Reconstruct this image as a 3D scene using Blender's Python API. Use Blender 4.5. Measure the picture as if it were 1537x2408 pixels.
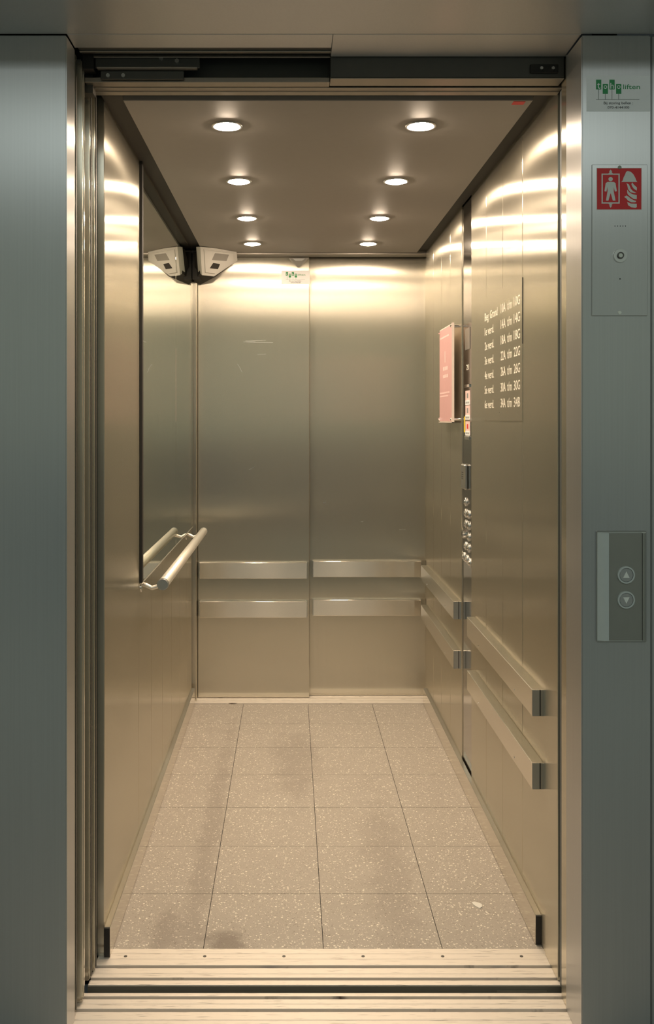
import bpy, bmesh, math, random
from mathutils import Vector, Matrix
random.seed(4)
S = bpy.context.scene
COL = S.collection
for o in list(bpy.data.objects): bpy.data.objects.remove(o)

# ------------------------------------------------------------------ camera, world, exposure
FP = 2280.0
cam = bpy.data.cameras.new('camera'); co = bpy.data.objects.new('camera', cam); COL.objects.link(co)
cam.sensor_fit = 'HORIZONTAL'; cam.sensor_width = 36; cam.lens = FP / 1537 * 36
cam.shift_x = (768.5 - 682) / 1537; cam.shift_y = -(1204 - 985) / 1537
cam.clip_start = .05; cam.clip_end = 60
co.location = (0, 0, 1.373); co.rotation_euler = (math.pi / 2, 0, 0)
S.camera = co
w = bpy.data.worlds.new('world'); S.world = w; w.use_nodes = True
w.node_tree.nodes['Background'].inputs[0].default_value = (.8, .95, .95, 1)
w.node_tree.nodes['Background'].inputs[1].default_value = .02
vs = S.view_settings; vs.view_transform = 'Standard'; vs.look = 'None'; vs.gamma = 1
vs.use_curve_mapping = False; vs.exposure = 0.0

LAMP_POWER = 265.0          # radiance of each ceiling spot
BEAM_W = 4.5               # downward beam of each halogen spot
LAMP_COL = (1.0, .79, .58)
LANDING_W = 36.0
ld = bpy.data.lights.new('landing_light', 'AREA'); lo = bpy.data.objects.new('landing_light', ld); COL.objects.link(lo)
ld.shape = 'RECTANGLE'; ld.size = 2.4; ld.size_y = 1.0; ld.energy = LANDING_W; ld.color = (.90, 1.0, .96)
lo.location = (0.2, -1.0, 2.86)

# ------------------------------------------------------------------ materials
def nmat(name):
    m = bpy.data.materials.new(name); m.use_nodes = True
    nt = m.node_tree; b = nt.nodes['Principled BSDF']
    return m, nt, b
def N(nt, t, **k):
    n = nt.nodes.new(t)
    for a, v in k.items(): setattr(n, a, v)
    return n
def plain(name, col, rough=.5, metal=0, emit=None, strength=0, var=0.04):
    m, nt, b = nmat(name)
    b.inputs['Roughness'].default_value = rough; b.inputs['Metallic'].default_value = metal
    if emit:
        b.inputs['Base Color'].default_value = (*col, 1)
        b.inputs['Emission Color'].default_value = (*emit, 1); b.inputs['Emission Strength'].default_value = strength
    else:
        g = N(nt, 'ShaderNodeNewGeometry'); no = N(nt, 'ShaderNodeTexNoise'); no.inputs['Scale'].default_value = 35
        nt.links.new(g.outputs['Position'], no.inputs['Vector'])
        mx = N(nt, 'ShaderNodeMix', data_type='RGBA')
        mx.inputs[6].default_value = (*[c * (1 - var) for c in col], 1); mx.inputs[7].default_value = (*[min(1, c * (1 + var)) for c in col], 1)
        nt.links.new(no.outputs['Fac'], mx.inputs[0]); nt.links.new(mx.outputs[2], b.inputs['Base Color'])
    return m
def steel(name, col, rough, aniso=.8, var=.05, grain=(260, 260, 2.5), metal=1.0, axis=(.02, 0, 1)):
    """brushed stainless steel; vertical grain on upright faces so lamps smear sideways"""
    m, nt, b = nmat(name)
    b.inputs['Metallic'].default_value = metal
    g = N(nt, 'ShaderNodeNewGeometry')
    cr = N(nt, 'ShaderNodeVectorMath', operation='CROSS_PRODUCT'); cr.inputs[1].default_value = axis
    nt.links.new(g.outputs['Normal'], cr.inputs[0])
    nr = N(nt, 'ShaderNodeVectorMath', operation='NORMALIZE'); nt.links.new(cr.outputs[0], nr.inputs[0])
    nt.links.new(nr.outputs[0], b.inputs['Tangent'])
    b.inputs['Anisotropic'].default_value = aniso
    mp = N(nt, 'ShaderNodeMapping'); mp.inputs['Scale'].default_value = grain
    nt.links.new(g.outputs['Position'], mp.inputs['Vector'])
    no = N(nt, 'ShaderNodeTexNoise'); no.inputs['Scale'].default_value = 1; no.inputs['Detail'].default_value = 3
    nt.links.new(mp.outputs[0], no.inputs['Vector'])
    n2 = N(nt, 'ShaderNodeTexNoise'); n2.inputs['Scale'].default_value = 2.3; n2.inputs['Detail'].default_value = 1
    nt.links.new(g.outputs['Position'], n2.inputs['Vector'])
    mx = N(nt, 'ShaderNodeMix', data_type='RGBA')
    mx.inputs[6].default_value = (*[c * (1 - var) for c in col], 1); mx.inputs[7].default_value = (*[min(1, c * (1 + var)) for c in col], 1)
    nt.links.new(no.outputs['Fac'], mx.inputs[0]); nt.links.new(mx.outputs[2], b.inputs['Base Color'])
    mr = N(nt, 'ShaderNodeMapRange'); mr.inputs['To Min'].default_value = rough * .85; mr.inputs['To Max'].default_value = rough * 1.15
    nt.links.new(n2.outputs['Fac'], mr.inputs['Value']); nt.links.new(mr.outputs[0], b.inputs['Roughness'])
    return m

M_STEEL = steel('brushed_steel', (.65, .615, .52), .24, 1.0, metal=.85)
M_STEELD = steel('brushed_door_steel', (.63, .60, .515), .25, 1.0, metal=.89)
M_LAND = steel('landing_steel', (.60, .60, .60), .36, .9, metal=.75)
M_RAIL = steel('rail_steel', (.76, .71, .62), .19, 1.0, .04, (3, 3, 300), metal=.91, axis=(1, 1, 0))
M_POL = steel('polished_steel', (.74, .69, .60), .15, .3, metal=.75)
M_TUBE = steel('satin_tube', (.88, .84, .76), .34, .0, metal=.6)
M_PANEL = steel('panel_steel', (.40, .38, .36), .12, .3)
M_SATIN = plain('satin_aluminium', (.62, .62, .60), .32, 1)
M_DARKM = plain('dark_galvanised', (.13, .125, .115), .45, .8)
M_HDR = steel('header_steel', (.42, .39, .35), .35, .5)
M_BLACK = plain('black_trim', (.018, .016, .014), .6)
M_RUB = plain('black_rubber', (.01, .01, .01), .5)
M_VOID = plain('shaft_dark', (.03, .03, .028), .9)
M_CHROME = plain('chrome', (.85, .84, .82), .1, 1)
M_WHITE = plain('white_plastic', (.46, .45, .42), .4)
M_ALU = plain('pale_aluminium', (.60, .64, .63), .35, .2)
M_SLOT = plain('bluish_dark_strip', (.11, .13, .14), .5, .3)
M_FACE = plain('call_faceplate', (.32, .32, .29), .4, .5)
M_STICK = plain('white_sticker', (.93, .94, .96), .5)
M_GREEN = plain('green_print', (.03, .30, .10), .5)
M_INK = plain('black_print', (.02, .02, .02), .5)
M_GREYP = plain('grey_print', (.25, .27, .27), .5)
M_RED = plain('red_print', (.72, .025, .03), .45)
M_SIGNW = plain('white_print', (.80, .82, .78), .5)
M_TEXT = plain('pale_lettering', (.95, .90, .80), .5)
M_PINK = plain('pink_notice', (.74, .42, .42), .3)
M_PALEPINK = plain('pale_pink_print', (.9, .66, .64), .4)
M_ACRYL = plain('acrylic_edge', (.92, .80, .72), .2)
M_SENSG = plain('grey_lens', (.22, .21, .19), .15)
M_YEL = plain('yellow_print', (.8, .6, .03), .5)
M_LAMP = plain('lamp_glass', (1, 1, 1), .3, 0, LAMP_COL, LAMP_POWER)
M_CHIP = plain('paper_scrap', (.9, .88, .82), .7)
M_FROST = plain('frosted_plastic', (.27, .26, .24), .35)

# mirror
M_MIR, nt, b = nmat('mirror_glass')
b.inputs['Metallic'].default_value = 1; b.inputs['Roughness'].default_value = .015
g = N(nt, 'ShaderNodeNewGeometry'); no = N(nt, 'ShaderNodeTexNoise'); no.inputs['Scale'].default_value = 1.5
nt.links.new(g.outputs['Position'], no.inputs['Vector'])
mx = N(nt, 'ShaderNodeMix', data_type='RGBA'); mx.inputs[6].default_value = (.70, .75, .68, 1); mx.inputs[7].default_value = (.73, .77, .70, 1)
nt.links.new(no.outputs['Fac'], mx.inputs[0]); nt.links.new(mx.outputs[2], b.inputs['Base Color'])

# car ceiling: dark satin sheet
M_CEIL = plain('ceiling_sheet', (.275, .255, .235), .55, .0, var=.03)

# speckled floor tiles
def floor_mat():
    m, nt, b = nmat('speckled_floor_tile'); L = nt.links.new
    g = N(nt, 'ShaderNodeNewGeometry'); P = g.outputs['Position']
    b1 = N(nt, 'ShaderNodeTexNoise'); b1.inputs['Scale'].default_value = 9; b1.inputs['Detail'].default_value = 6; L(P, b1.inputs['Vector'])
    b2 = N(nt, 'ShaderNodeTexNoise'); b2.inputs['Scale'].default_value = 260; b2.inputs['Detail'].default_value = 2; L(P, b2.inputs['Vector'])
    base = N(nt, 'ShaderNodeMix', data_type='RGBA'); base.inputs[6].default_value = (.40, .36, .315, 1); base.inputs[7].default_value = (.58, .525, .465, 1)
    ad = N(nt, 'ShaderNodeMath', operation='MULTIPLY_ADD'); ad.inputs[1].default_value = .6; L(b2.outputs['Fac'], ad.inputs[0])
    h = N(nt, 'ShaderNodeMath', operation='MULTIPLY'); h.inputs[1].default_value = .4; L(b1.outputs['Fac'], h.inputs[0]); L(h.outputs[0], ad.inputs[2])
    L(ad.outputs[0], base.inputs[0])
    # pale chips
    cur = base.outputs[2]
    for sc, thr, colr in ((130, .018, (.95, .90, .80, 1)), (230, .018, (.82, .75, .66, 1)), (190, .02, (.33, .28, .235, 1))):
        mp = N(nt, 'ShaderNodeMapping'); mp.inputs['Location'].default_value = (sc * .37, sc * .11, 0); mp.inputs['Rotation'].default_value = (0, 0, sc)
        L(P, mp.inputs['Vector'])
        v = N(nt, 'ShaderNodeTexVoronoi'); v.inputs['Scale'].default_value = sc; L(mp.outputs[0], v.inputs['Vector'])
        sx = N(nt, 'ShaderNodeSeparateColor'); L(v.outputs['Color'], sx.inputs[0])
        # radius varies per chip, only some cells carry a chip
        r = N(nt, 'ShaderNodeMapRange'); r.inputs['From Min'].default_value = .55; r.inputs['From Max'].default_value = 1
        r.inputs['To Min'].default_value = 0; r.inputs['To Max'].default_value = .42; L(sx.outputs[0], r.inputs['Value'])
        lt = N(nt, 'ShaderNodeMath', operation='LESS_THAN'); L(v.outputs['Distance'], lt.inputs[0]); L(r.outputs[0], lt.inputs[1])
        mx = N(nt, 'ShaderNodeMix', data_type='RGBA'); L(lt.outputs[0], mx.inputs[0]); L(cur, mx.inputs[6]); mx.inputs[7].default_value = colr
        cur = mx.outputs[2]
    sep = N(nt, 'ShaderNodeSeparateXYZ'); L(P, sep.inputs[0])
    # worn dark streak along the left tile row, and a smeared stain at the threshold
    def blob(cx, cy, rx, ry, rough, strength, cur):
        mp = N(nt, 'ShaderNodeMapping'); mp.vector_type = 'POINT'
        mp.inputs['Location'].default_value = (-cx / rx, -cy / ry, 0); mp.inputs['Scale'].default_value = (1 / rx, 1 / ry, 0)
        L(P, mp.inputs['Vector'])
        ln = N(nt, 'ShaderNodeVectorMath', operation='LENGTH'); L(mp.outputs[0], ln.inputs[0])
        nz = N(nt, 'ShaderNodeTexNoise'); nz.inputs['Scale'].default_value = rough; nz.inputs['Detail'].default_value = 5; L(P, nz.inputs['Vector'])
        a = N(nt, 'ShaderNodeMath', operation='MULTIPLY_ADD'); a.inputs[1].default_value = 1.6; L(nz.outputs['Fac'], a.inputs[0]); L(ln.outputs['Value'], a.inputs[2])
        mr = N(nt, 'ShaderNodeMapRange'); mr.interpolation_type = 'SMOOTHSTEP'; mr.inputs['From Min'].default_value = 1.1; mr.inputs['From Max'].default_value = 1.9
        mr.inputs['To Min'].default_value = strength; mr.inputs['To Max'].default_value = 0; L(a.outputs[0], mr.inputs['Value'])
        mx = N(nt, 'ShaderNodeMix', data_type='RGBA'); L(mr.outputs[0], mx.inputs[0]); L(cur, mx.inputs[6]); mx.inputs[7].default_value = (.24, .20, .17, 1)
        return mx.outputs[2]
    cur = blob(-.265, 3.2, .045, 1.3, 14, .32, cur)
    cur = blob(-.17, 2.53, .07, .10, 22, .75, cur)
    cur = blob(-.33, 2.60, .05, .16, 22, .4, cur)
    cur = blob(.30, 3.0, .09, .7, 9, .25, cur)
    cur = blob(.02, 3.9, .12, .5, 9, .3, cur)
    L(cur, b.inputs['Base Color'])
    b.inputs['Roughness'].default_value = .42; b.inputs['Specular IOR Level'].default_value = .45
    bp = N(nt, 'ShaderNodeBump'); bp.inputs['Strength'].default_value = .25; bp.inputs['Distance'].default_value = .002
    L(b2.outputs['Fac'], bp.inputs['Height']); L(bp.outputs[0], b.inputs['Normal'])
    return m
M_FLOOR = floor_mat()

def sill_mat():
    m, nt, b = nmat('scuffed_aluminium_sill'); L = nt.links.new
    g = N(nt, 'ShaderNodeNewGeometry')
    mp = N(nt, 'ShaderNodeMapping'); mp.inputs['Scale'].default_value = (13, 420, 7); L(g.outputs['Position'], mp.inputs['Vector'])
    no = N(nt, 'ShaderNodeTexNoise'); no.inputs['Scale'].default_value = 1; no.inputs['Detail'].default_value = 5; L(mp.outputs[0], no.inputs['Vector'])
    cr = N(nt, 'ShaderNodeValToRGB'); e = cr.color_ramp.elements
    e[0].position = .27; e[0].color = (.16, .12, .10, 1); e[1].position = .39; e[1].color = (.95, .88, .80, 1)
    L(no.outputs['Fac'], cr.inputs[0]); L(cr.outputs[0], b.inputs['Base Color'])
    b.inputs['Metallic'].default_value = .4; b.inputs['Roughness'].default_value = .5
    return m
M_SILL = sill_mat()
M_GAP = plain('sill_nose_metal', (.20, .195, .165), .5, .4)
M_LFLOOR = plain('landing_stone_floor', (.30, .31, .29), .5, var=.15)
M_LWALL = plain('landing_plaster', (.60, .63, .57), .8)
M_LDADO = plain('landing_dado', (.13, .17, .22), .6)

# ------------------------------------------------------------------ builders
ROOT = {}
def box(bm, x0, x1, y0, y1, z0, z1, bev=0, seg=1):
    t = bmesh.new()
    r = bmesh.ops.create_cube(t, size=1)
    for v in t.verts:
        v.co = Vector(((x0 + x1) / 2 + v.co.x * (x1 - x0), (y0 + y1) / 2 + v.co.y * (y1 - y0), (z0 + z1) / 2 + v.co.z * (z1 - z0)))
    if bev > 0:
        bmesh.ops.bevel(t, geom=t.edges[:], offset=bev, segments=seg, affect='EDGES')
    merge(bm, t)
    return bm
def merge(bm, t, mat=None):
    me = bpy.data.meshes.new('tmp')
    if mat is not None: bmesh.ops.transform(t, matrix=mat, verts=t.verts)
    t.to_mesh(me); t.free(); bm.from_mesh(me); bpy.data.meshes.remove(me)
def frame(origin, xa, ya):
    xa = Vector(xa).normalized(); ya = Vector(ya).normalized(); za = xa.cross(ya)
    m = Matrix((xa, ya, za)).transposed().to_4x4(); m.translation = Vector(origin); return m
def facing_cam(x, y, z): return frame((x, y, z), (1, 0, 0), (0, 0, 1))          # out = -Y
def on_right(x, y, z): return frame((x, y, z), (0, -1, 0), (0, 0, 1))           # out = -X
def on_left(x, y, z): return frame((x, y, z), (0, 1, 0), (0, 0, 1))             # out = +X
def cyl(bm, mat, r, h, z0=0, seg=32, r2=None, bev=0):
    t = bmesh.new(); bmesh.ops.create_cone(t, cap_ends=True, segments=seg, radius1=r, radius2=r if r2 is None else r2, depth=h)
    bmesh.ops.translate(t, vec=(0, 0, z0 + h / 2), verts=t.verts)
    if bev:
        ed = [e for e in t.edges if abs(e.verts[0].co.z - (z0 + h)) < 1e-6 and abs(e.verts[1].co.z - (z0 + h)) < 1e-6]
        bmesh.ops.bevel(t, geom=ed, offset=bev, segments=3, affect='EDGES')
    merge(bm, t, mat); return bm
def ring(bm, mat, ri, ro, h, z0=0, seg=40):
    t = bmesh.new(); vs_ = []
    for k in range(seg):
        a = 2 * math.pi * k / seg; c, s = math.cos(a), math.sin(a)
        vs_.append([t.verts.new((r * c, r * s, z)) for r, z in ((ri, z0), (ri, z0 + h), (ro - .15 * (ro - ri), z0 + h), (ro, z0 + h * .6), (ro, z0))])
    for k in range(seg):
        a, b_ = vs_[k], vs_[(k + 1) % seg]
        for j in range(5):
            t.faces.new((a[j], b_[j], b_[(j + 1) % 5], a[(j + 1) % 5]))
    bmesh.ops.recalc_face_normals(t, faces=t.faces[:])
    merge(bm, t, mat); return bm
def poly(bm, mat, pts, h, z0=0):
    """extruded outline, 2-D points in mat's plane"""
    t = bmesh.new()
    f = t.faces.new([t.verts.new((p[0], p[1], z0)) for p in pts])
    r = bmesh.ops.extrude_face_region(t, geom=[f])
    bmesh.ops.translate(t, vec=(0, 0, h), verts=[v for v in r['geom'] if isinstance(v, bmesh.types.BMVert)])
    bmesh.ops.recalc_face_normals(t, faces=t.faces[:])
    merge(bm, t, mat); return bm
def rect(bm, mat, x0, x1, y0, y1, h, z0=0, bev=0):
    t = bmesh.new(); box(t, x0, x1, y0, y1, z0, z0 + h, bev); merge(bm, t, mat); return bm
def tube(bm, pts, r, seg=20, caps=True):
    pts = [Vector(p) for p in pts]; rings = []
    for i, p in enumerate(pts):
        d = (pts[min(i + 1, len(pts) - 1)] - pts[max(i - 1, 0)]).normalized()
        up = Vector((0, 0, 1)) if abs(d.z) < .9 else Vector((1, 0, 0))
        a = d.cross(up).normalized(); b_ = d.cross(a)
        rings.append([bm.verts.new(p + r * (math.cos(2 * math.pi * k / seg) * a + math.sin(2 * math.pi * k / seg) * b_)) for k in range(seg)])
    for i in range(len(rings) - 1):
        for k in range(seg):
            f = bm.faces.new((rings[i][k], rings[i][(k + 1) % seg], rings[i + 1][(k + 1) % seg], rings[i + 1][k])); f.smooth = True
    if caps: bm.faces.new(rings[0]); bm.faces.new(rings[-1])
    bmesh.ops.recalc_face_normals(bm, faces=bm.faces[:])
    return bm
def dome(bm, mat, r, h, seg=32, rings_=7):
    t = bmesh.new(); prev = None
    for i in range(rings_):
        a = i / rings_ * math.pi / 2
        cur = [t.verts.new((r * math.cos(a) * math.cos(2 * math.pi * k / seg), r * math.cos(a) * math.sin(2 * math.pi * k / seg), h * math.sin(a))) for k in range(seg)]
        if prev:
            for k in range(seg): t.faces.new((prev[k], prev[(k + 1) % seg], cur[(k + 1) % seg], cur[k]))
        prev = cur
    top = t.verts.new((0, 0, h))
    for k in range(seg): t.faces.new((prev[k], prev[(k + 1) % seg], top))
    bmesh.ops.recalc_face_normals(t, faces=t.faces[:])
    merge(bm, t, mat); return bm
def new(): return bmesh.new()
def link(name, bm, mat, parent=None, loc=None, smooth=False):
    me = bpy.data.meshes.new(name); bm.to_mesh(me); bm.free()
    o = bpy.data.objects.new(name, me); COL.objects.link(o); me.materials.append(mat)
    if parent is not None:
        l = ROOT[parent.name]; me.transform(Matrix.Translation(-l)); o.parent = parent; ROOT[o.name] = l
    else:
        l = Vector(loc or (0, 0, 0)); me.transform(Matrix.Translation(-l)); o.location = l; ROOT[o.name] = l
    if smooth:
        for p in me.polygons: p.use_smooth = True
    return o
def tag(o, label, cat, group=None):
    o['label'] = label; o['category'] = cat
    if group: o['group'] = group
    return o
def thing(name, label, cat, loc, group=None):
    o = bpy.data.objects.new(name, None); COL.objects.link(o); o.location = loc; ROOT[o.name] = Vector(loc)
    o.empty_display_size = .05
    return tag(o, label, cat, group)
def struct(name, bm, mat, label=None, cat=None):
    o = link(name, bm, mat); o['kind'] = 'structure'
    if label: o['label'] = label
    if cat: o['category'] = cat
    return o
def text(name, s, mat4, w_, h_, m, parent=None, ext=.0006, align='L', loc=None, ref=None):
    """lettering fitted into w_ x h_ metres; mat4 places its lower-left corner (or lower centre)"""
    cu = bpy.data.curves.new('t', 'FONT'); cu.body = s; cu.size = 1; cu.extrude = 0; cu.resolution_u = 3
    to = bpy.data.objects.new('t', cu); COL.objects.link(to)
    bpy.context.view_layer.update()
    me = bpy.data.meshes.new_from_object(to.evaluated_get(bpy.context.evaluated_depsgraph_get()))
    bpy.data.objects.remove(to); bpy.data.curves.remove(cu)
    xs = [v.co.x for v in me.vertices]; ys = [v.co.y for v in me.vertices]
    x0, x1, y0, y1 = min(xs), max(xs), (0 if ref else min(ys)), (ref or max(ys))
    for v in me.vertices:
        v.co.x = (v.co.x - x0) / (x1 - x0) * w_ - (w_ / 2 if align == 'C' else 0)
        v.co.y = (v.co.y - y0) / (y1 - y0) * h_; v.co.z = ext
    b_ = bmesh.new(); b_.from_mesh(me); bpy.data.meshes.remove(me)
    r = bmesh.ops.extrude_face_region(b_, geom=b_.faces[:])
    bmesh.ops.translate(b_, vec=(0, 0, -ext), verts=[v for v in r['geom'] if isinstance(v, bmesh.types.BMVert)])
    bmesh.ops.recalc_face_normals(b_, faces=b_.faces[:])
    bmesh.ops.transform(b_, matrix=mat4, verts=b_.verts)
    return link(name, b_, m, parent, loc)

# dimensions of the lift car
XL, XR = -.474, .655
ZC = 2.172                      # car ceiling
ZS = 2.218                      # landing soffit
YW = 2.13                       # face of the landing frame
BK = 4.67

# ------------------------------------------------------------------ setting: lift car
bm = new()
xs = [XL, -.225, .086, .394, XR]; ys = [2.512, 2.803, 3.115, 3.427, 3.739, 4.051, 4.363, 4.668]
for i in range(4):
    for j in range(7):
        gx = .0009; box(bm, xs[i] + (gx if i else 0), xs[i + 1] - (gx if i < 3 else 0), ys[j] + gx, ys[j + 1] - gx, -.02, 0)
struct('floor', bm, M_FLOOR, 'speckled brown tile floor of the lift car', 'floor')
bm = box(new(), XL - .02, XR + .02, 2.50, 4.67, -.06, -.0015); struct('trim_1', bm, M_VOID, 'dark grout showing between the floor tiles', 'trim')

def panel_wall(name, side, splits, z0, z1, label, skip=()):
    bm = new(); x = XL if side < 0 else XR
    for k in range(len(splits) - 1):
        a, b_ = splits[k] + .0014, splits[k + 1] - .0014
        if side < 0: box(bm, x - .02, x, a, b_, z0, z1, .002)
        else: box(bm, x, x + .02, a, b_, z0, z1, .002)
    return struct(name, bm, M_STEEL, label, 'wall')
panel_wall('wall_left', -1, [2.475, 3.036, 3.315, 3.60, 3.88, 4.16, 4.42, 4.665], 0, 2.26, 'left brushed steel panel wall inside the lift')
panel_wall('wall_right', 1, [2.485, 2.735, 2.99, 3.24, 3.51], 0, 2.26, 'front part of the right brushed steel wall inside the lift')
panel_wall('wall_right', 1, [3.706, 3.97, 4.20, 4.44, 4.665], 0, 2.26, 'rear part of the right brushed steel wall inside the lift')
bm = new(); box(bm, XL - .05, XL - .024, 2.44, 4.9, -.05, 2.4); struct('trim_2', bm, M_VOID, 'dark backing behind the left lift wall', 'trim')
bm = new(); box(bm, XR + .024, XR + .05, 2.35, 4.9, -.05, 2.4); struct('trim_3', bm, M_VOID, 'dark backing behind the right lift wall', 'trim')

# ceiling sheet with eight holes for the spots is a slab; spots hang just under it
bm = box(new(), -.42, .61, 2.435, 4.66, ZC, ZC + .018, .002); struct('ceiling', bm, M_CEIL, 'dark satin metal ceiling of the lift', 'ceiling')
bm = new()
box(bm, XL - .02, XR + .02, 2.37, 4.9, 2.26, 2.28)
box(bm, XL, -.421, 2.40, 4.668, ZC + .012, ZC + .05); box(bm, .611, XR, 2.40, 4.668, ZC + .012, ZC + .05)
box(bm, XL, XR, 2.374, 2.434, ZC + .012, ZC + .05)
struct('trim_4', bm, M_BLACK, 'black recessed border around the lift ceiling', 'trim')

# skirting boards
for side, x, nm in ((-1, XL, 'baseboard_left'), (1, XR, 'baseboard_right')):
    bm = new(); x1 = x - side * .016; y0 = 2.47 if side < 0 else 2.53
    box(bm, min(x, x1), max(x, x1), y0, 4.66, .002, .079, .0012)
    o = struct(nm, bm, M_POL, ('left' if side < 0 else 'right') + ' steel skirting along the lift floor', 'skirting')
    bm = box(new(), min(x, x1) + .001, max(x, x1) - .001, y0 - .004, y0 + .001, .004, .077); link('end_cap', bm, M_RUB, o)

# rear sliding doors, sill and header
bm = box(new(), -.4526, .094, 4.755, 4.785, .006, 2.255, .002); struct('door_1', bm, M_STEELD, 'left rear sliding door leaf of brushed steel, nearer one', 'door')
bm = box(new(), .060, .75, 4.795, 4.825, .006, 2.255, .002); struct('door_2', bm, M_STEELD, 'right rear sliding door leaf of brushed steel', 'door')
bm = new(); box(bm, -.52, -.4545, 4.70, 4.83, 0, 2.26, .002); box(bm, XR + .012, XR + .08, 4.70, 4.83, 0, 2.26, .002)
struct('trim_5', bm, M_STEELD, 'narrow steel jambs either side of the rear doors', 'trim')
bm = new()
for a, b_ in ((4.671, 4.700), (4.704, 4.728), (4.732, 4.752), (4.760, 4.778), (4.784, 4.83)): box(bm, -.51, .74, a, b_, -.02, .0045, .0006)
box(bm, -.51, .74, 4.671, 4.84, -.05, -.012)
struct('trim_6', bm, M_SILL, 'grooved aluminium sill under the rear doors', 'trim')
bm = box(new(), -.51, .74, 4.672, 4.742, 2.165, 2.27, .002); struct('trim_7', bm, M_HDR, 'steel header above the rear doors', 'trim')
bm = box(new(), -.55, .80, 4.84, 4.86, -.05, 2.35); struct('trim_8', bm, M_VOID, 'dark shaft behind the rear doors', 'trim')

# ------------------------------------------------------------------ setting: entrance, sills, jambs, stacked doors
bm = new()
for a, b_ in ((2.350, 2.369), (2.381, 2.3965), (2.3975, 2.4225), (2.4345, 2.462), (2.463, 2.486), (2.487, 2.511)): box(bm, -.49, XR + .01, a, b_, -.03, .001, .0005)
sill = struct('trim_9', bm, M_SILL, 'grooved aluminium sill of the lift car', 'trim')
link('groove_base', box(new(), -.49, XR + .01, 2.352, 2.511, -.10, -.016), M_BLACK, sill)
for x in (-.42, -.218, -.016, .186, .389, .59):
    link('screw', cyl(new(), Matrix.Translation((x, 2.475, .0005)), .0042, .0012), M_DARKM, sill)
bm = new()
for a, b_ in ((2.10, 2.150), (2.151, 2.18), (2.181, 2.212), (2.213, 2.243), (2.255, 2.273), (2.274, 2.292), (2.304, 2.317)): box(bm, -.86, .70, a, b_, -.03, .001, .0005)
o = struct('trim_10', bm, M_SILL, 'grooved aluminium sill of the landing', 'trim')
link('groove_base', box(new(), -.86, .70, 2.10, 2.316, -.12, -.016), M_BLACK, o)
bm = new(); box(bm, -.9, .8, 2.318, 2.349, -.5, -.13); box(bm, -.49, .66, 2.3475, 2.3496, -.12, -.001); box(bm, .50, .62, 2.343, 2.3472, -.028, -.010); box(bm, -.49, .5, 2.346, 2.3474, -.012, -.010)
struct('trim_11', bm, M_GAP, 'dark gap between landing sill and car sill', 'trim')

# landing frame columns
def column(nm, x0, x1, y1, lab):
    bm = box(new(), x0, x1, YW, y1, 0, ZS - .002, .0025, 2); return struct(nm, bm, M_LAND, lab, 'wall')
column('wall_front_left', -.641, -.491, 2.212, 'grey brushed steel column left of the lift opening')
column('wall_front_right', .640, .792, 2.252, 'grey brushed steel column right of the lift opening')
bm = box(new(), -1.9, -.644, YW + .003, 2.2, 0, ZS - .002, .002); struct('wall_outer_left', bm, M_LAND, 'steel panel left of the entrance column', 'wall')
bm = box(new(), .795, 2.1, YW + .004, 2.2, 0, ZS - .002, .002); struct('wall_outer_right', bm, M_LAND, 'steel panel right of the entrance column', 'wall')
# soffit and header
bm = box(new(), -1.9, 2.1, 1.84, YW - .0012, ZS, ZS + .05, .001); struct('trim_12', bm, M_LAND, 'steel soffit above the landing', 'trim')
bm = new(); box(bm, -.491, .094, YW + .0012, 2.208, ZS, ZS + .12, .001); box(bm, .0945, .64, YW + .0012, 2.262, ZS, ZS + .12, .001)
box(bm, .64, .70, 2.252, 2.262, ZS, ZS + .12)
struct('trim_13', bm, M_LAND, 'steel lintel over the lift opening', 'trim')

# right hand jambs (car and landing)
bm = new(); box(bm, .643, .70, 2.2555, 2.300, .002, 2.22, .0015); struct('trim_14', bm, M_STEEL, 'inner steel strip of the right landing jamb', 'trim')
bm = new(); box(bm, .6525, .70, 2.366, 2.482, .002, 2.20, .001)
struct('trim_15', bm, M_STEEL, 'right steel jamb of the lift car', 'trim')
bm = new(); box(bm, .668, .69, 2.301, 2.365, .002, 2.3)
struct('trim_16', bm, M_DARKM, 'dark slot in the right jamb', 'trim')
bm = new(); box(bm, .653, .667, 2.312, 2.326, .002, 2.19, .001); box(bm, .653, .667, 2.332, 2.350, .002, 2.19, .001)
struct('trim_21', bm, M_SLOT, 'two bluish upright strips in the slot of the right jamb', 'trim')

# door leaves parked in the left pocket
leaves = [('door_3', -1.05, -.4945, 2.224, 2.250, 'outer landing door leaf parked at the left'),
          ('door_4', -1.05, -.487, 2.268, 2.302, 'inner landing door leaf parked at the left'),
          ('door_5', -1.05, -.487, 2.353, 2.388, 'outer car door leaf parked at the left'),
          ('door_6', -1.05, -.484, 2.395, 2.430, 'inner car door leaf parked at the left')]
for nm, x0, x1, y0, y1, lab in leaves:
    bm = box(new(), x0, x1, y0, y1, .008, 2.215, .003, 2); o = struct(nm, bm, M_STEEL, lab, 'door')
    link('edge_strip', box(new(), x1 - .001, x1 + .002, (y0 + y1) / 2 - .004, (y0 + y1) / 2 + .004, .012, 2.2), M_DARKM if nm != 'door_4' else M_POL, o)
bm = new(); box(bm, -1.06, -1.052, 2.215, 2.47, -.02, 2.35); box(bm, -.54, -.50, 2.432, 2.474, 0, 2.25); box(bm, -.499, -.492, 2.445, 2.456, .002, 2.2)
struct('trim_17', bm, M_DARKM, 'dark pocket beside the parked door leaves', 'trim')

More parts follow.
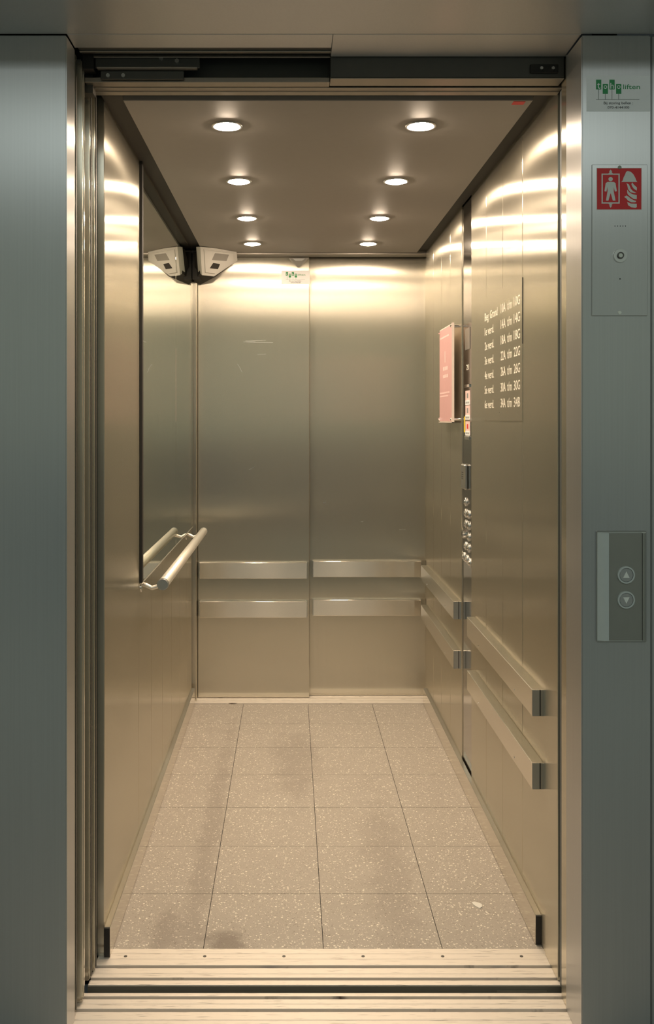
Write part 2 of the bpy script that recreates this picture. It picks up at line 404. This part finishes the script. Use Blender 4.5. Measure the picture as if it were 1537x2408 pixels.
# ------------------------------------------------------------------ header machinery
t = thing('door_track', 'dark hanger track with rails and bolts above the left half of the opening', 'door track', (-.2, 2.26, 2.20))
bm = new(); box(bm, -.485, .094, 2.21, 2.228, ZS + .003, ZS + .10); box(bm, -.485, .094, 2.238, 2.262, ZS + .006, ZS + .10); link('channel', bm, M_DARKM, t)
link('rail', box(new(), -.485, .094, 2.2285, 2.2375, ZS - .001, ZS + .05, .001), M_HDR, t)
link('rail', box(new(), -.46, .094, 2.266, 2.272, ZS + .0, ZS + .05, .001), M_HDR, t)
link('hanger_plate', box(new(), -.457, -.212, 2.2735, 2.279, 2.196, 2.235, .001), M_DARKM, t)
link('lip', box(new(), -.452, -.217, 2.264, 2.2795, 2.192, 2.196, .001), M_HDR, t)
link('lower_plate', box(new(), -.446, -.25, 2.281, 2.286, 2.172, 2.192, .001), M_DARKM, t)
link('end_block', box(new(), -.485, -.459, 2.264, 2.30, 2.19, 2.24, .001), M_BLACK, t)
for x, y, z in ((-.302, 2.2735, 2.218), (-.265, 2.2735, 2.211)):
    link('bolt', cyl(new(), facing_cam(x, y, z), .0055, .006, seg=6), M_SATIN, t)
for x in (-.392, -.428):
    link('bolt', cyl(new(), facing_cam(x, 2.281, 2.180), .005, .005, seg=6), M_SATIN, t)
t = thing('door_track', 'dark plain track plate above the right half of the opening', 'door track', (.36, 2.28, 2.19))
link('channel', box(new(), .094, .64, 2.266, 2.314, 2.171, 2.32, .001), M_DARKM, t)
link('under_plate', box(new(), .094, .64, 2.265, 2.315, 2.1675, 2.1705, .001), M_HDR, t)
link('lock_bracket', box(new(), .56, .625, 2.260, 2.2655, 2.180, 2.200, .001), M_BLACK, t)
for x in (.585, .612): link('bolt', cyl(new(), facing_cam(x, 2.260, 2.190), .004, .004, seg=6), M_SATIN, t)
bm = new(); box(bm, -.478, .652, 2.324, 2.345, 2.166, 2.18, .001); box(bm, -.478, .652, 2.347, 2.372, 2.164, 2.18, .001); box(bm, -.485, .0935, 2.290, 2.322, 2.168, 2.18, .001)
struct('trim_18', bm, M_HDR, 'steel lower edge of the lift car header', 'trim')
bm = new(); box(bm, -.478, .652, 2.326, 2.372, 2.181, 2.30); box(bm, -.5, -.47, 2.31, 2.345, 2.15, 2.3); box(bm, -.9, .8, 2.374, 2.40, 2.225, 2.5)
box(bm, -.9, .8, 2.20, 2.40, 2.34, 2.36)
struct('trim_19', bm, M_DARKM, 'dark car header and shaft above the opening', 'trim')

# ------------------------------------------------------------------ landing behind the camera (seen only as reflections and light)
bm = box(new(), -1.9, 2.1, -2.6, 2.10, -.05, -.001); struct('floor_landing', bm, M_LFLOOR, 'grey stone landing floor', 'floor')
bm = box(new(), -1.9, 2.1, -2.7, -2.6, 1.12, 2.95); struct('wall_back', bm, M_LWALL, 'pale plaster wall across the landing', 'wall')
bm = box(new(), -1.9, 2.1, -2.7, -2.59, 0, 1.12); struct('trim_20', bm, M_LDADO, 'dark dado on the wall across the landing', 'trim')
bm = new(); box(bm, -2.0, -1.9, -2.7, 2.2, 0, 2.95); struct('wall_landing_left', bm, M_LWALL, 'left landing wall', 'wall')
bm = new(); box(bm, 2.1, 2.2, -2.7, 2.2, 0, 2.95); struct('wall_landing_right', bm, M_LWALL, 'right landing wall', 'wall')
bm = new(); box(bm, -2.0, 2.2, -2.7, 1.9, 2.95, 3.05); struct('ceiling_landing', bm, M_LWALL, 'pale landing ceiling', 'ceiling')
bm = new(); box(bm, -1.9, 2.1, 1.84, 1.9, ZS + .05, 2.95); struct('wall_bulkhead', bm, M_LAND, 'steel bulkhead above the landing soffit', 'wall')

# ------------------------------------------------------------------ ceiling spots
spots = []
rows = (2.64, 3.253, 3.851, 4.411); cols = (-.172, .355)
nth = ('nearest the door opening', 'second from the door opening', 'second from the rear doors', 'nearest the rear doors')
for ci, x in enumerate(cols):
    for ri, y in enumerate(rows):
        lab = 'round glowing ceiling spot in the %s row, %s' % (('left', 'right')[ci], nth[ri])
        if not spots:
            t = thing('ceiling_spotlight', lab, 'ceiling light', (x, y, ZC), 'round spots in the lift ceiling')
            F = Matrix.Translation((x, y, ZC)) @ Matrix.Rotation(math.pi, 4, 'X')
            link('trim_ring', ring(new(), F, .0365, .042, .0045, 0), M_SATIN, t)
            link('lamp_glass', dome(new(), F, .036, .011), M_LAMP, t, smooth=True)
        else:
            s0 = spots[0]; t = s0.copy(); COL.objects.link(t); t.location = (x, y, ZC); t['label'] = lab
            for ch in s0.children:
                c = ch.copy(); COL.objects.link(c); c.parent = t
        sl = bpy.data.lights.new('spot_beam', 'SPOT'); so = bpy.data.objects.new('spot_beam', sl); COL.objects.link(so)
        sl.energy = BEAM_W; sl.color = LAMP_COL; sl.spot_size = math.radians(150); sl.spot_blend = 1.0; sl.shadow_soft_size = .03
        so.location = (x, y, ZC - .045)
        spots.append(t)

# ------------------------------------------------------------------ wall mirror
t = thing('wall_mirror', 'tall frameless mirror on the left lift wall above the handrail', 'mirror', (XL, 3.86, .857))
link('mirror_pane', box(new(), XL + .0005, XL + .006, 3.074, 3.969, .857, 2.166, .0008), M_MIR, t)
link('mirror_pane', box(new(), XL + .0005, XL + .006, 3.971, 4.655, .857, 2.166, .0008), M_MIR, t)
link('edge_strip', box(new(), XL + .0005, XL + .009, 3.050, 3.073, .857, 2.20, .001), M_BLACK, t)
link('bottom_strip', box(new(), XL + .0005, XL + .0085, 3.05, 4.655, .852, .8565, .001), M_POL, t)

# ------------------------------------------------------------------ round handrail
XH, ZH = -.400, .853
t = thing('handrail', 'round steel handrail on the left lift wall below the mirror', 'handrail', (XL, 3.75, ZH))
link('rail', tube(new(), [(XH, 3.055, ZH), (XH, 4.47, ZH)], .0175, 32), M_TUBE, t)
for y0, y1 in ((3.043, 3.055), (4.47, 4.482)):
    bm = new(); F = frame((XH, y0 if y0 < 4 else y1, ZH), (1, 0, 0), (0, 0, 1) if y0 < 4 else (0, 0, -1))
    F = frame((XH, y1, ZH), (1, 0, 0), (0, 0, 1)) if y0 < 4 else frame((XH, y0, ZH), (-1, 0, 0), (0, 0, 1))
    cyl(bm, F, .0185, .012, seg=32, bev=.002); link('end_cap', bm, M_SATIN, t)
for y in (3.085, 4.42):
    bm = new(); tube(bm, [(XL, y, ZH - .004), (XL + .018, y, ZH - .010), (XL + .034, y, ZH - .018), (XH - .012, y, ZH - .010), (XH, y, ZH - .004)], .007, 14)
    link('bracket', bm, M_TUBE, t)
    link('rosette', cyl(new(), on_left(XL, y, ZH - .016), .015, .003, bev=.001), M_CHROME, t)

# ------------------------------------------------------------------ bumper rails
def bumper_side(y0, y1, z0, z1, lab):
    t = thing('bumper_rail', lab, 'bumper rail', (XR, (y0 + y1) / 2, z0), 'flat steel bumper rails on the right wall')
    bm = box(new(), XR - .030, XR, y0 + .003, y1, z0, z1, .0012); link('rail', bm, M_RAIL, t)
    bm = new(); box(bm, XR - .0295, XR - .011, y0, y0 + .0045, z0 + .001, z1 - .001); box(bm, XR - .008, XR, y0, y0 + .0045, z0 + .001, z1 - .001)
    link('end_cap', bm, M_SATIN, t)
    link('end_slot', box(new(), XR - .011, XR - .008, y0 + .0012, y0 + .0046, z0 + .001, z1 - .001), M_BLACK, t)
    for yy in (y0 + .22 * (y1 - y0), y1 - .22 * (y1 - y0)):
        link('screw', cyl(new(), on_right(XR - .030, yy, z0 + .012), .003, .001, seg=12), M_CHROME, t)
bumper_side(2.505, 3.43, .604, .673, 'upper steel bumper rail on the front part of the right wall')
bumper_side(2.505, 3.43, .415, .484, 'lower steel bumper rail on the front part of the right wall')
bumper_side(3.715, 4.64, .604, .673, 'upper steel bumper rail on the rear part of the right wall')
bumper_side(3.715, 4.64, .415, .484, 'lower steel bumper rail on the rear part of the right wall')
def bumper_door(x0, x1, yd, z0, z1, lab):
    t = thing('bumper_rail', lab, 'bumper rail', ((x0 + x1) / 2, yd, z0), 'flat steel bumper rails on the rear doors')
    bm = box(new(), x0 + .002, x1 - .002, yd - .03, yd, z0, z1, .0012); link('rail', bm, M_RAIL, t)
    for a in (x0, x1 - .0025): link('end_cap', box(new(), a, a + .0025, yd - .0295, yd, z0 + .001, z1 - .001), M_SATIN, t)
for z0, z1, n in ((.594, .672, 'upper'), (.404, .482, 'lower')):
    bumper_door(-.4435, .083, 4.755, z0, z1, n + ' steel bumper rail on the left rear door leaf')
    bumper_door(.111, .645, 4.795, z0 + .001, z1 + .001, n + ' steel bumper rail on the right rear door leaf')

# ------------------------------------------------------------------ corner camera unit
t = thing('security_camera', 'white angular camera unit in the rear left corner under the ceiling', 'camera', (-.44, 4.6, 2.10))
nrm = Vector((1, -1, -.9)).normalized()
def cp(u, v, off=0):      # points of the sloped face, measured along its plane (plane: X - Y - .9 Z = -6.845)
    a = (u - 682) / FP; c = (985 - v) / FP
    D = (6.845 - .9 * 1.373) / (-a + 1 + .9 * c)
    p = Vector((a * D, D, 1.373 + c * D)) + nrm * off
    p.z = min(p.z, ZC - .001); return p
outer = [cp(u, v) for u, v in ((470.6, 580), (509, 579), (556, 592), (558, 613), (503, 650), (475, 647))]
def loft(rings_, cap0=True, cap1=True):
    bm = bmesh.new(); R = [[bm.verts.new(p) for p in r] for r in rings_]
    for i in range(len(R) - 1):
        n = len(R[i])
        for k in range(n): bm.faces.new((R[i][k], R[i][(k + 1) % n], R[i + 1][(k + 1) % n], R[i + 1][k]))
    if cap0: bm.faces.new(R[0])
    if cap1: bm.faces.new(R[-1][::-1])
    bmesh.ops.recalc_face_normals(bm, faces=bm.faces[:]); return bm
def clampc(p, x=XL + .008, y=4.745): return Vector((max(p.x, x), min(p.y, y), min(p.z, ZC - .001)))
back = [clampc(p - nrm * .035) for p in outer]
link('housing', loft([outer, back]), M_WHITE, t)
cen = sum(outer, Vector()) / 6
f1 = [cen + (p - cen) * .84 + nrm * .0 for p in outer]; f2 = [cen + (p - cen) * .80 + nrm * .0035 for p in outer]
for r_ in (f1, f2):
    for p in r_: p.z = min(p.z, ZC - .003)
fp = link('face_plate', loft([f1, f2]), M_WHITE, t)
def win(nm, pts, m):
    a = [cp(u, v, .0030) for u, v in pts]; b_ = [cp(u, v, .0046) for u, v in pts]
    link(nm, loft([a, b_]), m, t)
win('infrared_window', ((504, 594.5), (537, 598), (531, 613), (497, 610.5)), M_SENSG)
win('lens_window', ((500, 617.5), (516, 620), (511, 632), (492, 630)), M_BLACK)
lowr = [cp(u, v) for u, v in ((474, 645), (503, 648), (540, 625), (540, 600), (480, 590))]
r0 = [p - nrm * .018 for p in lowr]
r0[0].z -= .006; r0[1] = r0[1] + Vector((.02, 0, -.012)); r0[2] = r0[2] + Vector((.012, 0, -.004))
r1 = [clampc(p - nrm * .07) for p in lowr]; r1[0] = Vector((XL + .008, 4.68, 2.035)); r1[1] = Vector((-.44, 4.745, 2.03))
link('mount', loft([[clampc(p) for p in r0], r1]), M_BLACK, t)
bm = box(new(), XL + .008, XL + .045, 4.62, 4.75, 2.04, ZC - .002); link('corner_block', bm, M_BLACK, t)

# scuffs on the rear doors
for yd, nm, marks in ((4.755, 'door_1', ((-.17, 1.757, .10, 2), (-.15, 1.748, .13, -1), (-.20, 1.752, .06, 4), (-.25, 1.63, .03, -55), (-.24, 1.61, .02, -60), (-.14, 1.69, .04, 1), (-.19, 1.13, .03, 30))),
                      ('x', 'door_2', ())):
    for k, (x, z, ln, an) in enumerate(marks):
        F = facing_cam(x, yd, z) @ Matrix.Rotation(math.radians(an), 4, 'Z')
        link('scratch', rect(new(), F, -ln / 2, ln / 2, -.0006, .0006, .0002), M_SATIN, bpy.data.objects[nm])
for x, z, ln, an in ((.355, .865, .012, 5), (.555, .825, .03, -4), (.17, .96, .015, 10)):
    link('scratch', rect(new(), facing_cam(x, 4.795, z) @ Matrix.Rotation(math.radians(an), 4, 'Z'), -ln / 2, ln / 2, -.0007, .0007, .0002), M_SATIN, bpy.data.objects['door_2'])

# small triangular sensor and sticker on rear door
YD = 4.755
bm = new(); F = facing_cam(0.04, YD, 2.16)
poly(bm, F, [(-.045, 0), (.05, 0), (.035, -.014), (.004, -.045), (-.004, -.045), (-.034, -.014)], .012)
o = tag(link('corner_sensor', bm, M_FROST, None, (.04, YD, 2.13)), 'small translucent triangular cover at the top of the left rear door', 'sensor')
link('inner_recess', poly(new(), F, [(-.028, -.003), (.032, -.003), (.018, -.014), (-.014, -.014)], .0035, .0115), M_SATIN, o)

def logo_sticker(name, F, W, H, lab, ysc=1):
    """sticker with lower-left corner at F: four green cars on stems over a line, word and two lines of print"""
    o_ = F.translation.copy()
    s = thing(name, lab, 'sticker', o_)
    link('backing', rect(new(), F, 0, W, 0, H, .0006), M_STICK, s)
    def R(nm, x0, x1, y0, y1, m, z=.0006): link(nm, rect(new(), F, x0 * W, x1 * W, y0 * H, y1 * H, .0004, z), m, s)
    xs_ = (.190, .295, .400, .505)
    for i, ch in enumerate('toho'):
        x = xs_[i]; y0 = .615 if i % 2 == 0 else .49
        R('logo_stem', x - .004, x + .004, .335, y0, M_GREYP)
        R('logo_block', x - .041, x + .041, y0, y0 + .275, M_GREEN)
        hh = .13 if ch in 'th' else .10
        text('logo_letter', ch, F @ Matrix.Translation((x * W, (y0 + (.02 if i % 2 == 0 else .14)) * H, .0010)), .052 * W, hh * H * (1.25 if ch in 'th' else 1), M_STICK, s, .0003, 'C')
    R('logo_ground_line', .15, .83, .325, .335, M_GREYP)
    text('logo_word', 'liften', F @ Matrix.Translation((.575 * W, .625 * H, .0006)), .265 * W, .13 * H, M_GREEN, s, .0004)
    text('print_line', 'Bij storing bellen :', F @ Matrix.Translation((.50 * W, .175 * H, .0006)), .46 * W, .095 * H, M_INK, s, .0004, 'C')
    text('print_line', '070-4144100', F @ Matrix.Translation((.50 * W, .075 * H, .0006)), .34 * W, .07 * H, M_INK, s, .0004, 'C')
    return s
logo_sticker('sticker', facing_cam(-.042, YD, 2.034), .138, .066, 'white sticker with green lift logo on the left rear door')
logo_sticker('sticker', facing_cam(.6505, YW, 2.0485), .1395, .078, 'white sticker with green lift logo at the top of the right column')
bm = box(new(), .562, .592, 2.44, 2.465, ZC - .0008, ZC); o = tag(link('sticker', bm, M_RED, None, (.57, 2.457, ZC)), 'tiny red sticker on the front right corner of the lift ceiling', 'sticker')

# ------------------------------------------------------------------ control panel
XP = XR + .004
t = thing('control_panel', 'full height polished control panel column with buttons in the right wall', 'control panel', (XR, 3.608, 0))
link('faceplate', box(new(), XP, XP + .016, 3.511, 3.705, .002, 2.255, .001), M_PANEL, t)
def C(y, z): return on_right(XP, y, z)
bm = new(); rect(bm, C(3.60, 1.67), -.045, .045, -.04, .04, .002, 0, .0005); link('display', bm, M_SENSG, t)
text('capacity_print', '21', C(3.625, 1.555), .045, .02, M_TEXT, t)
for k, (z, cap) in enumerate(((1.452, 0), (1.397, 0), (1.338, 1))):
    nb = link('instruction_label', rect(new(), C(3.60, z), -.045, .045, -.026, .026, .0008), M_PALEPINK, t)
    link('label_strip', rect(new(), C(3.60, z), -.045, .045, -.027, -.010, .0006, .0008), M_STICK, nb)
    for q in range(4):
        link('label_glyph', rect(new(), C(3.60, z), -.034 + q * .018, -.022 + q * .018, -.022, -.015, .0003, .0014), M_GREYP, nb)
    link('label_picture', rect(new(), C(3.60, z), -.012, .012, -.002, .016, .0004, .0008), M_RED if k == 2 else M_GREYP, nb)
link('label_clip', rect(new(), C(3.60, 1.495), -.05, .05, -.006, .006, .005, 0, .001), M_CHROME, t)
link('warning_label', rect(new(), C(3.665, 1.352), -.012, .012, -.03, .03, .0008), M_YEL, t)
link('label_foot', rect(new(), C(3.60, 1.302), -.035, .04, -.006, .006, .006, 0, .001), M_SATIN, t)
bm = new(); rect(bm, C(3.635, 1.158), -.04, .036, -.048, .045, .013, 0, .004); o = link('intercom', bm, M_SATIN, t)
for k in range(4): link('speaker_slot', rect(new(), C(3.635, 1.165), -.02, .014, -.018 + k * .008, -.015 + k * .008, .0006, .013), M_DARKM, o)
btn = [(3.634, 1.062), (3.634, 1.020), (3.573, 1.020), (3.634, .979), (3.573, .979), (3.573, .938), (3.634, .897), (3.573, .897), (3.670, .852), (3.608, .850), (3.548, .846)]
for y, z in btn:
    F = C(y, z)
    p = link('button', cyl(new(), F, .0125, .010, seg=28, bev=.004), M_CHROME, t, smooth=False)
    link('button_ring', ring(new(), F, .0128, .0165, .004), M_SATIN, p)
F = C(3.655, .940)
k_ = link('key_switch', cyl(new(), F, .017, .012, seg=28, bev=.002), M_CHROME, t); link('keyway', rect(new(), F, -.0015, .0015, -.007, .007, .0006, .012), M_BLACK, k_)

# ------------------------------------------------------------------ pink notice on stand-offs
t = thing('notice', 'pink notice behind clear acrylic on standoffs on the rear right wall', 'notice', (XR, 3.885, 1.36))
XN = .620
link('pink_sheet', box(new(), XN + .003, XN + .0045, 3.732, 4.045, 1.364, 1.738), M_PINK, t)
link('backing_plate', box(new(), XN + .005, XN + .009, 3.722, 4.052, 1.358, 1.743, .0008), M_ACRYL, t)
bm = new(); box(bm, XN, XN + .009, 3.720, 3.7235, 1.358, 1.743); box(bm, XN, XN + .009, 3.72, 4.052, 1.358, 1.361); link('edge', bm, M_ACRYL, t)
for y in (3.735, 4.038):
    for z in (1.372, 1.730):
        link('standoff', cyl(new(), on_right(XR, y, z), .0055, XR - XN + .004, seg=20, bev=.001), M_CHROME, t)
def NO(y, z): return on_right(XN + .003, y, z)
for z, y, w_, h_, n in ((1.70, 4.03, .22, .007, 9), (1.60, 3.91, .018, .045, 1), (1.568, 3.95, .12, .015, 3), (1.538, 3.955, .13, .013, 4), (1.475, 4.03, .24, .006, 10), (1.462, 4.03, .20, .006, 8)):
    bm = new()          # print too faint to read in the photo: worn pale strokes
    for q in range(n): rect(bm, NO(y, z), w_ * q / n, w_ * (q + .78) / n, 0, h_, .0004)
    link('notice_print', bm, M_PALEPINK, t)

# ------------------------------------------------------------------ floor directory on right wall
t = thing('directory_plate', 'thin steel floor directory with white lettering on the front right wall', 'sign', (XR, 2.99, 1.37))
XD = XR - .002
link('plate', box(new(), XD, XR, 2.731, 3.258, 1.367, 1.772, .0006), M_STEEL, t)
link('edge_shadow_strip', box(new(), XD - .0004, XR, 2.7296, 2.7312, 1.585, 1.772), M_DARKM, t)
names = ('Beg. Grond', '1e verd.', '2e verd.', '3e verd.', '4e verd.', '5e verd.', '6e verd.')
units = (('10A', '10G'), ('14A', '14G'), ('18A', '18G'), ('22A', '22G'), ('26A', '26G'), ('30A', '30G'), ('34A', '34B'))
for k in range(7):
    z = 1.700 - k * .0487
    text('floor_name', names[k], on_right(XD, 3.255, z), .20 if k == 0 else .145, .027, M_TEXT, t, .0004, ref=.70)
    a, b_ = units[k]
    text('unit_number', a, on_right(XD, 3.008, z), .066, .028, M_TEXT, t, .0004)
    text('unit_range', 't/m', on_right(XD, 2.918, z), .058, .028, M_TEXT, t, .0004)
    text('unit_number', b_, on_right(XD, 2.832, z), .076, .028, M_TEXT, t, .0004)
link('screw', cyl(new(), on_right(XD, 3.03, 1.392), .003, .001, seg=12), M_CHROME, t)

# ------------------------------------------------------------------ fireman lift plate on right column
def K(x, z): return facing_cam(x, YW, z)
t = thing('fire_lift_panel', 'steel plate with key switch and red firefighter lift sign on the right column', 'switch plate', (.722, YW, 1.60))
link('plate', rect(new(), K(0, 0), .6615, .7835, 1.599, 1.931, .003, 0, .001), M_LAND, t)
def K3(x, z): return facing_cam(x, YW - .003, z)
sg = link('sign', rect(new(), K3(0, 0), .6715, .7705, 1.8315, 1.9235, .0006), M_SIGNW, t)
bx0, bx1, bz0, bz1 = .6725, .7695, 1.8325, 1.9225
link('sign_field', rect(new(), K3(0, 0), bx0, bx1, bz0, bz1, .0004, .0006), M_RED, t)
def sp(u, v):   # pictogram coordinates measured on the sign itself (0..1 right, 0..1 down)
    return (bx0 + u * (bx1 - bx0), bz1 - v * (bz1 - bz0))
def pic(nm, shapes):
    bm = new()
    for s in shapes: poly(bm, K3(0, 0), [sp(u, v) for u, v in s], .0004, .0010)
    return link(nm, bm, M_SIGNW, t)
# lift frame with arrows
pic('lift_frame', [[(.10, .13), (.51, .13), (.51, .16), (.10, .16)], [(.10, .83), (.51, .83), (.51, .86), (.10, .86)], [(.10, .16), (.128, .16), (.128, .83), (.10, .83)], [(.482, .16), (.51, .16), (.51, .83), (.482, .83)],
                   [(.305, .03), (.27, .085), (.34, .085)], [(.305, .075), (.255, .128), (.355, .128)], [(.255, .862), (.355, .862), (.305, .915)], [(.27, .905), (.34, .905), (.305, .965)]])
body = [(.235, .335), (.375, .335), (.415, .36), (.445, .56), (.40, .57), (.375, .45), (.375, .56), (.415, .79), (.355, .79), (.305, .60), (.255, .79), (.200, .79), (.235, .56), (.235, .45), (.21, .57), (.165, .56), (.195, .36)]
pic('pictogram_person', [[(.305 + .05 * math.cos(a), .265 + .052 * math.sin(a)) for a in [2 * math.pi * k / 20 for k in range(20)]][::-1], body])
helm = [(.545, .335), (.575, .305), (.60, .22), (.635, .145), (.655, .085), (.69, .07), (.76, .085), (.82, .15), (.865, .24), (.885, .305), (.91, .335)]
pic('pictogram_helmet', [helm[::-1]])
fl = [[(.665, .36), (.72, .40), (.76, .50), (.81, .56), (.89, .60), (.84, .605), (.75, .58), (.70, .51), (.685, .43)],
      [(.79, .345), (.83, .40), (.90, .47), (.895, .545), (.83, .50), (.79, .44), (.775, .39)],
      [(.68, .52), (.72, .58), (.79, .63), (.895, .655), (.895, .755), (.83, .75), (.76, .70), (.70, .645), (.68, .60)],
      [(.61, .70), (.66, .665), (.70, .685), (.76, .74), (.84, .785), (.885, .80), (.86, .83), (.78, .83), (.70, .79), (.66, .735)],
      [(.68, .82), (.76, .86), (.895, .865), (.895, .95), (.86, .965), (.77, .95), (.70, .90)]]
pic('pictogram_flames', [f[::-1] for f in fl])
for z in (1.9245, 1.606):
    link('screw', cyl(new(), K3(.722, z), .0042, .0018, seg=16, bev=.0008), M_CHROME, t)
for k in range(5): link('speaker_hole', cyl(new(), K3(.712 + k * .0058, 1.796), .0011, .0002, seg=10), M_INK, t)
k_ = link('key_switch', cyl(new(), K3(.723, 1.731), .0155, .003, seg=36, bev=.001), M_SATIN, t)
link('key_ring', ring(new(), K3(.723, 1.731), .0050, .0075, .0045, .002), M_DARKM, k_); link('key_core', cyl(new(), K3(.723, 1.731), .0045, .0055), M_CHROME, k_)
link('pin_hole', cyl(new(), K3(.723, 1.680), .0016, .0002, seg=10), M_INK, t)

# ------------------------------------------------------------------ landing call panel
t = thing('call_panel', 'grey landing call panel with up and down buttons on the right column', 'call panel', (.726, YW, .883))
x0, x1, z0, z1 = .6715, .7805, .884, 1.1275
bm = new(); rect(bm, K(0, 0), x0, x1, z0, z1, .006, 0, .0015); link('base', bm, M_SATIN, t)
F = K(0, 0)
# curved side rails (quarter rounds) either side of flat face
def strip(xa, xb, rise):
    bm = new(); n = 8; pts = []
    for k in range(n + 1):
        u = k / n; pts.append((xa + (xb - xa) * u, .006 + rise * math.sin(u * math.pi / 2)))
    prof = [(xa, .0055)] + pts + [(xb, .0055)]
    t2 = bmesh.new(); A = [t2.verts.new((p[0], z0 + .004, p[1])) for p in prof]; B = [t2.verts.new((p[0], z1 - .004, p[1])) for p in prof]
    for k in range(len(prof)):
        j = (k + 1) % len(prof)
        try: t2.faces.new((A[k], A[j], B[j], B[k]))
        except ValueError: pass
    t2.faces.new(A); t2.faces.new(B[::-1]); bmesh.ops.recalc_face_normals(t2, faces=t2.faces[:])
    merge(bm, t2, F); return bm
link('side_rail', strip(x0 + .001, x0 + .0235, .009), M_ALU, t)
link('side_rail', strip(x1 - .001, x1 - .0105, .009), M_SATIN, t)
link('faceplate', rect(new(), F, x0 + .0236, x1 - .0106, z0 + .005, z1 - .005, .0035, .006, .0005), M_FACE, t)
for z, up, lab in ((1.032, 1, 'up'), (.9775, -1, 'down')):
    G = facing_cam(.7335, YW - .0095, z)
    p = link('button', cyl(new(), G, .0148, .0035, seg=40, bev=.001), M_LAND, t); p['label'] = 'round %s button' % lab
    link('button_ring', ring(new(), G, .0155, .0192, .0045), M_ALU, p)
    tri = [(-.007, -.006 * up), (.007, -.006 * up), (0, .008 * up)]
    link('arrow', poly(new(), G, tri if up > 0 else tri[::-1], .0005, .0035), M_SIGNW, p)

# ------------------------------------------------------------------ scrap on the floor
bm = new(); F = Matrix.Translation((.528, 2.735, 0))
poly(bm, F, [(-.013, .016), (-.004, .018), (.006, .012), (.013, .004), (.011, -.010), (.003, -.018), (-.006, -.008), (-.012, .004)], .0025)
tag(link('paper_scrap', bm, M_CHIP, None, (.528, 2.735, 0)), 'small white scrap lying on the lift floor near the right wall', 'litter')
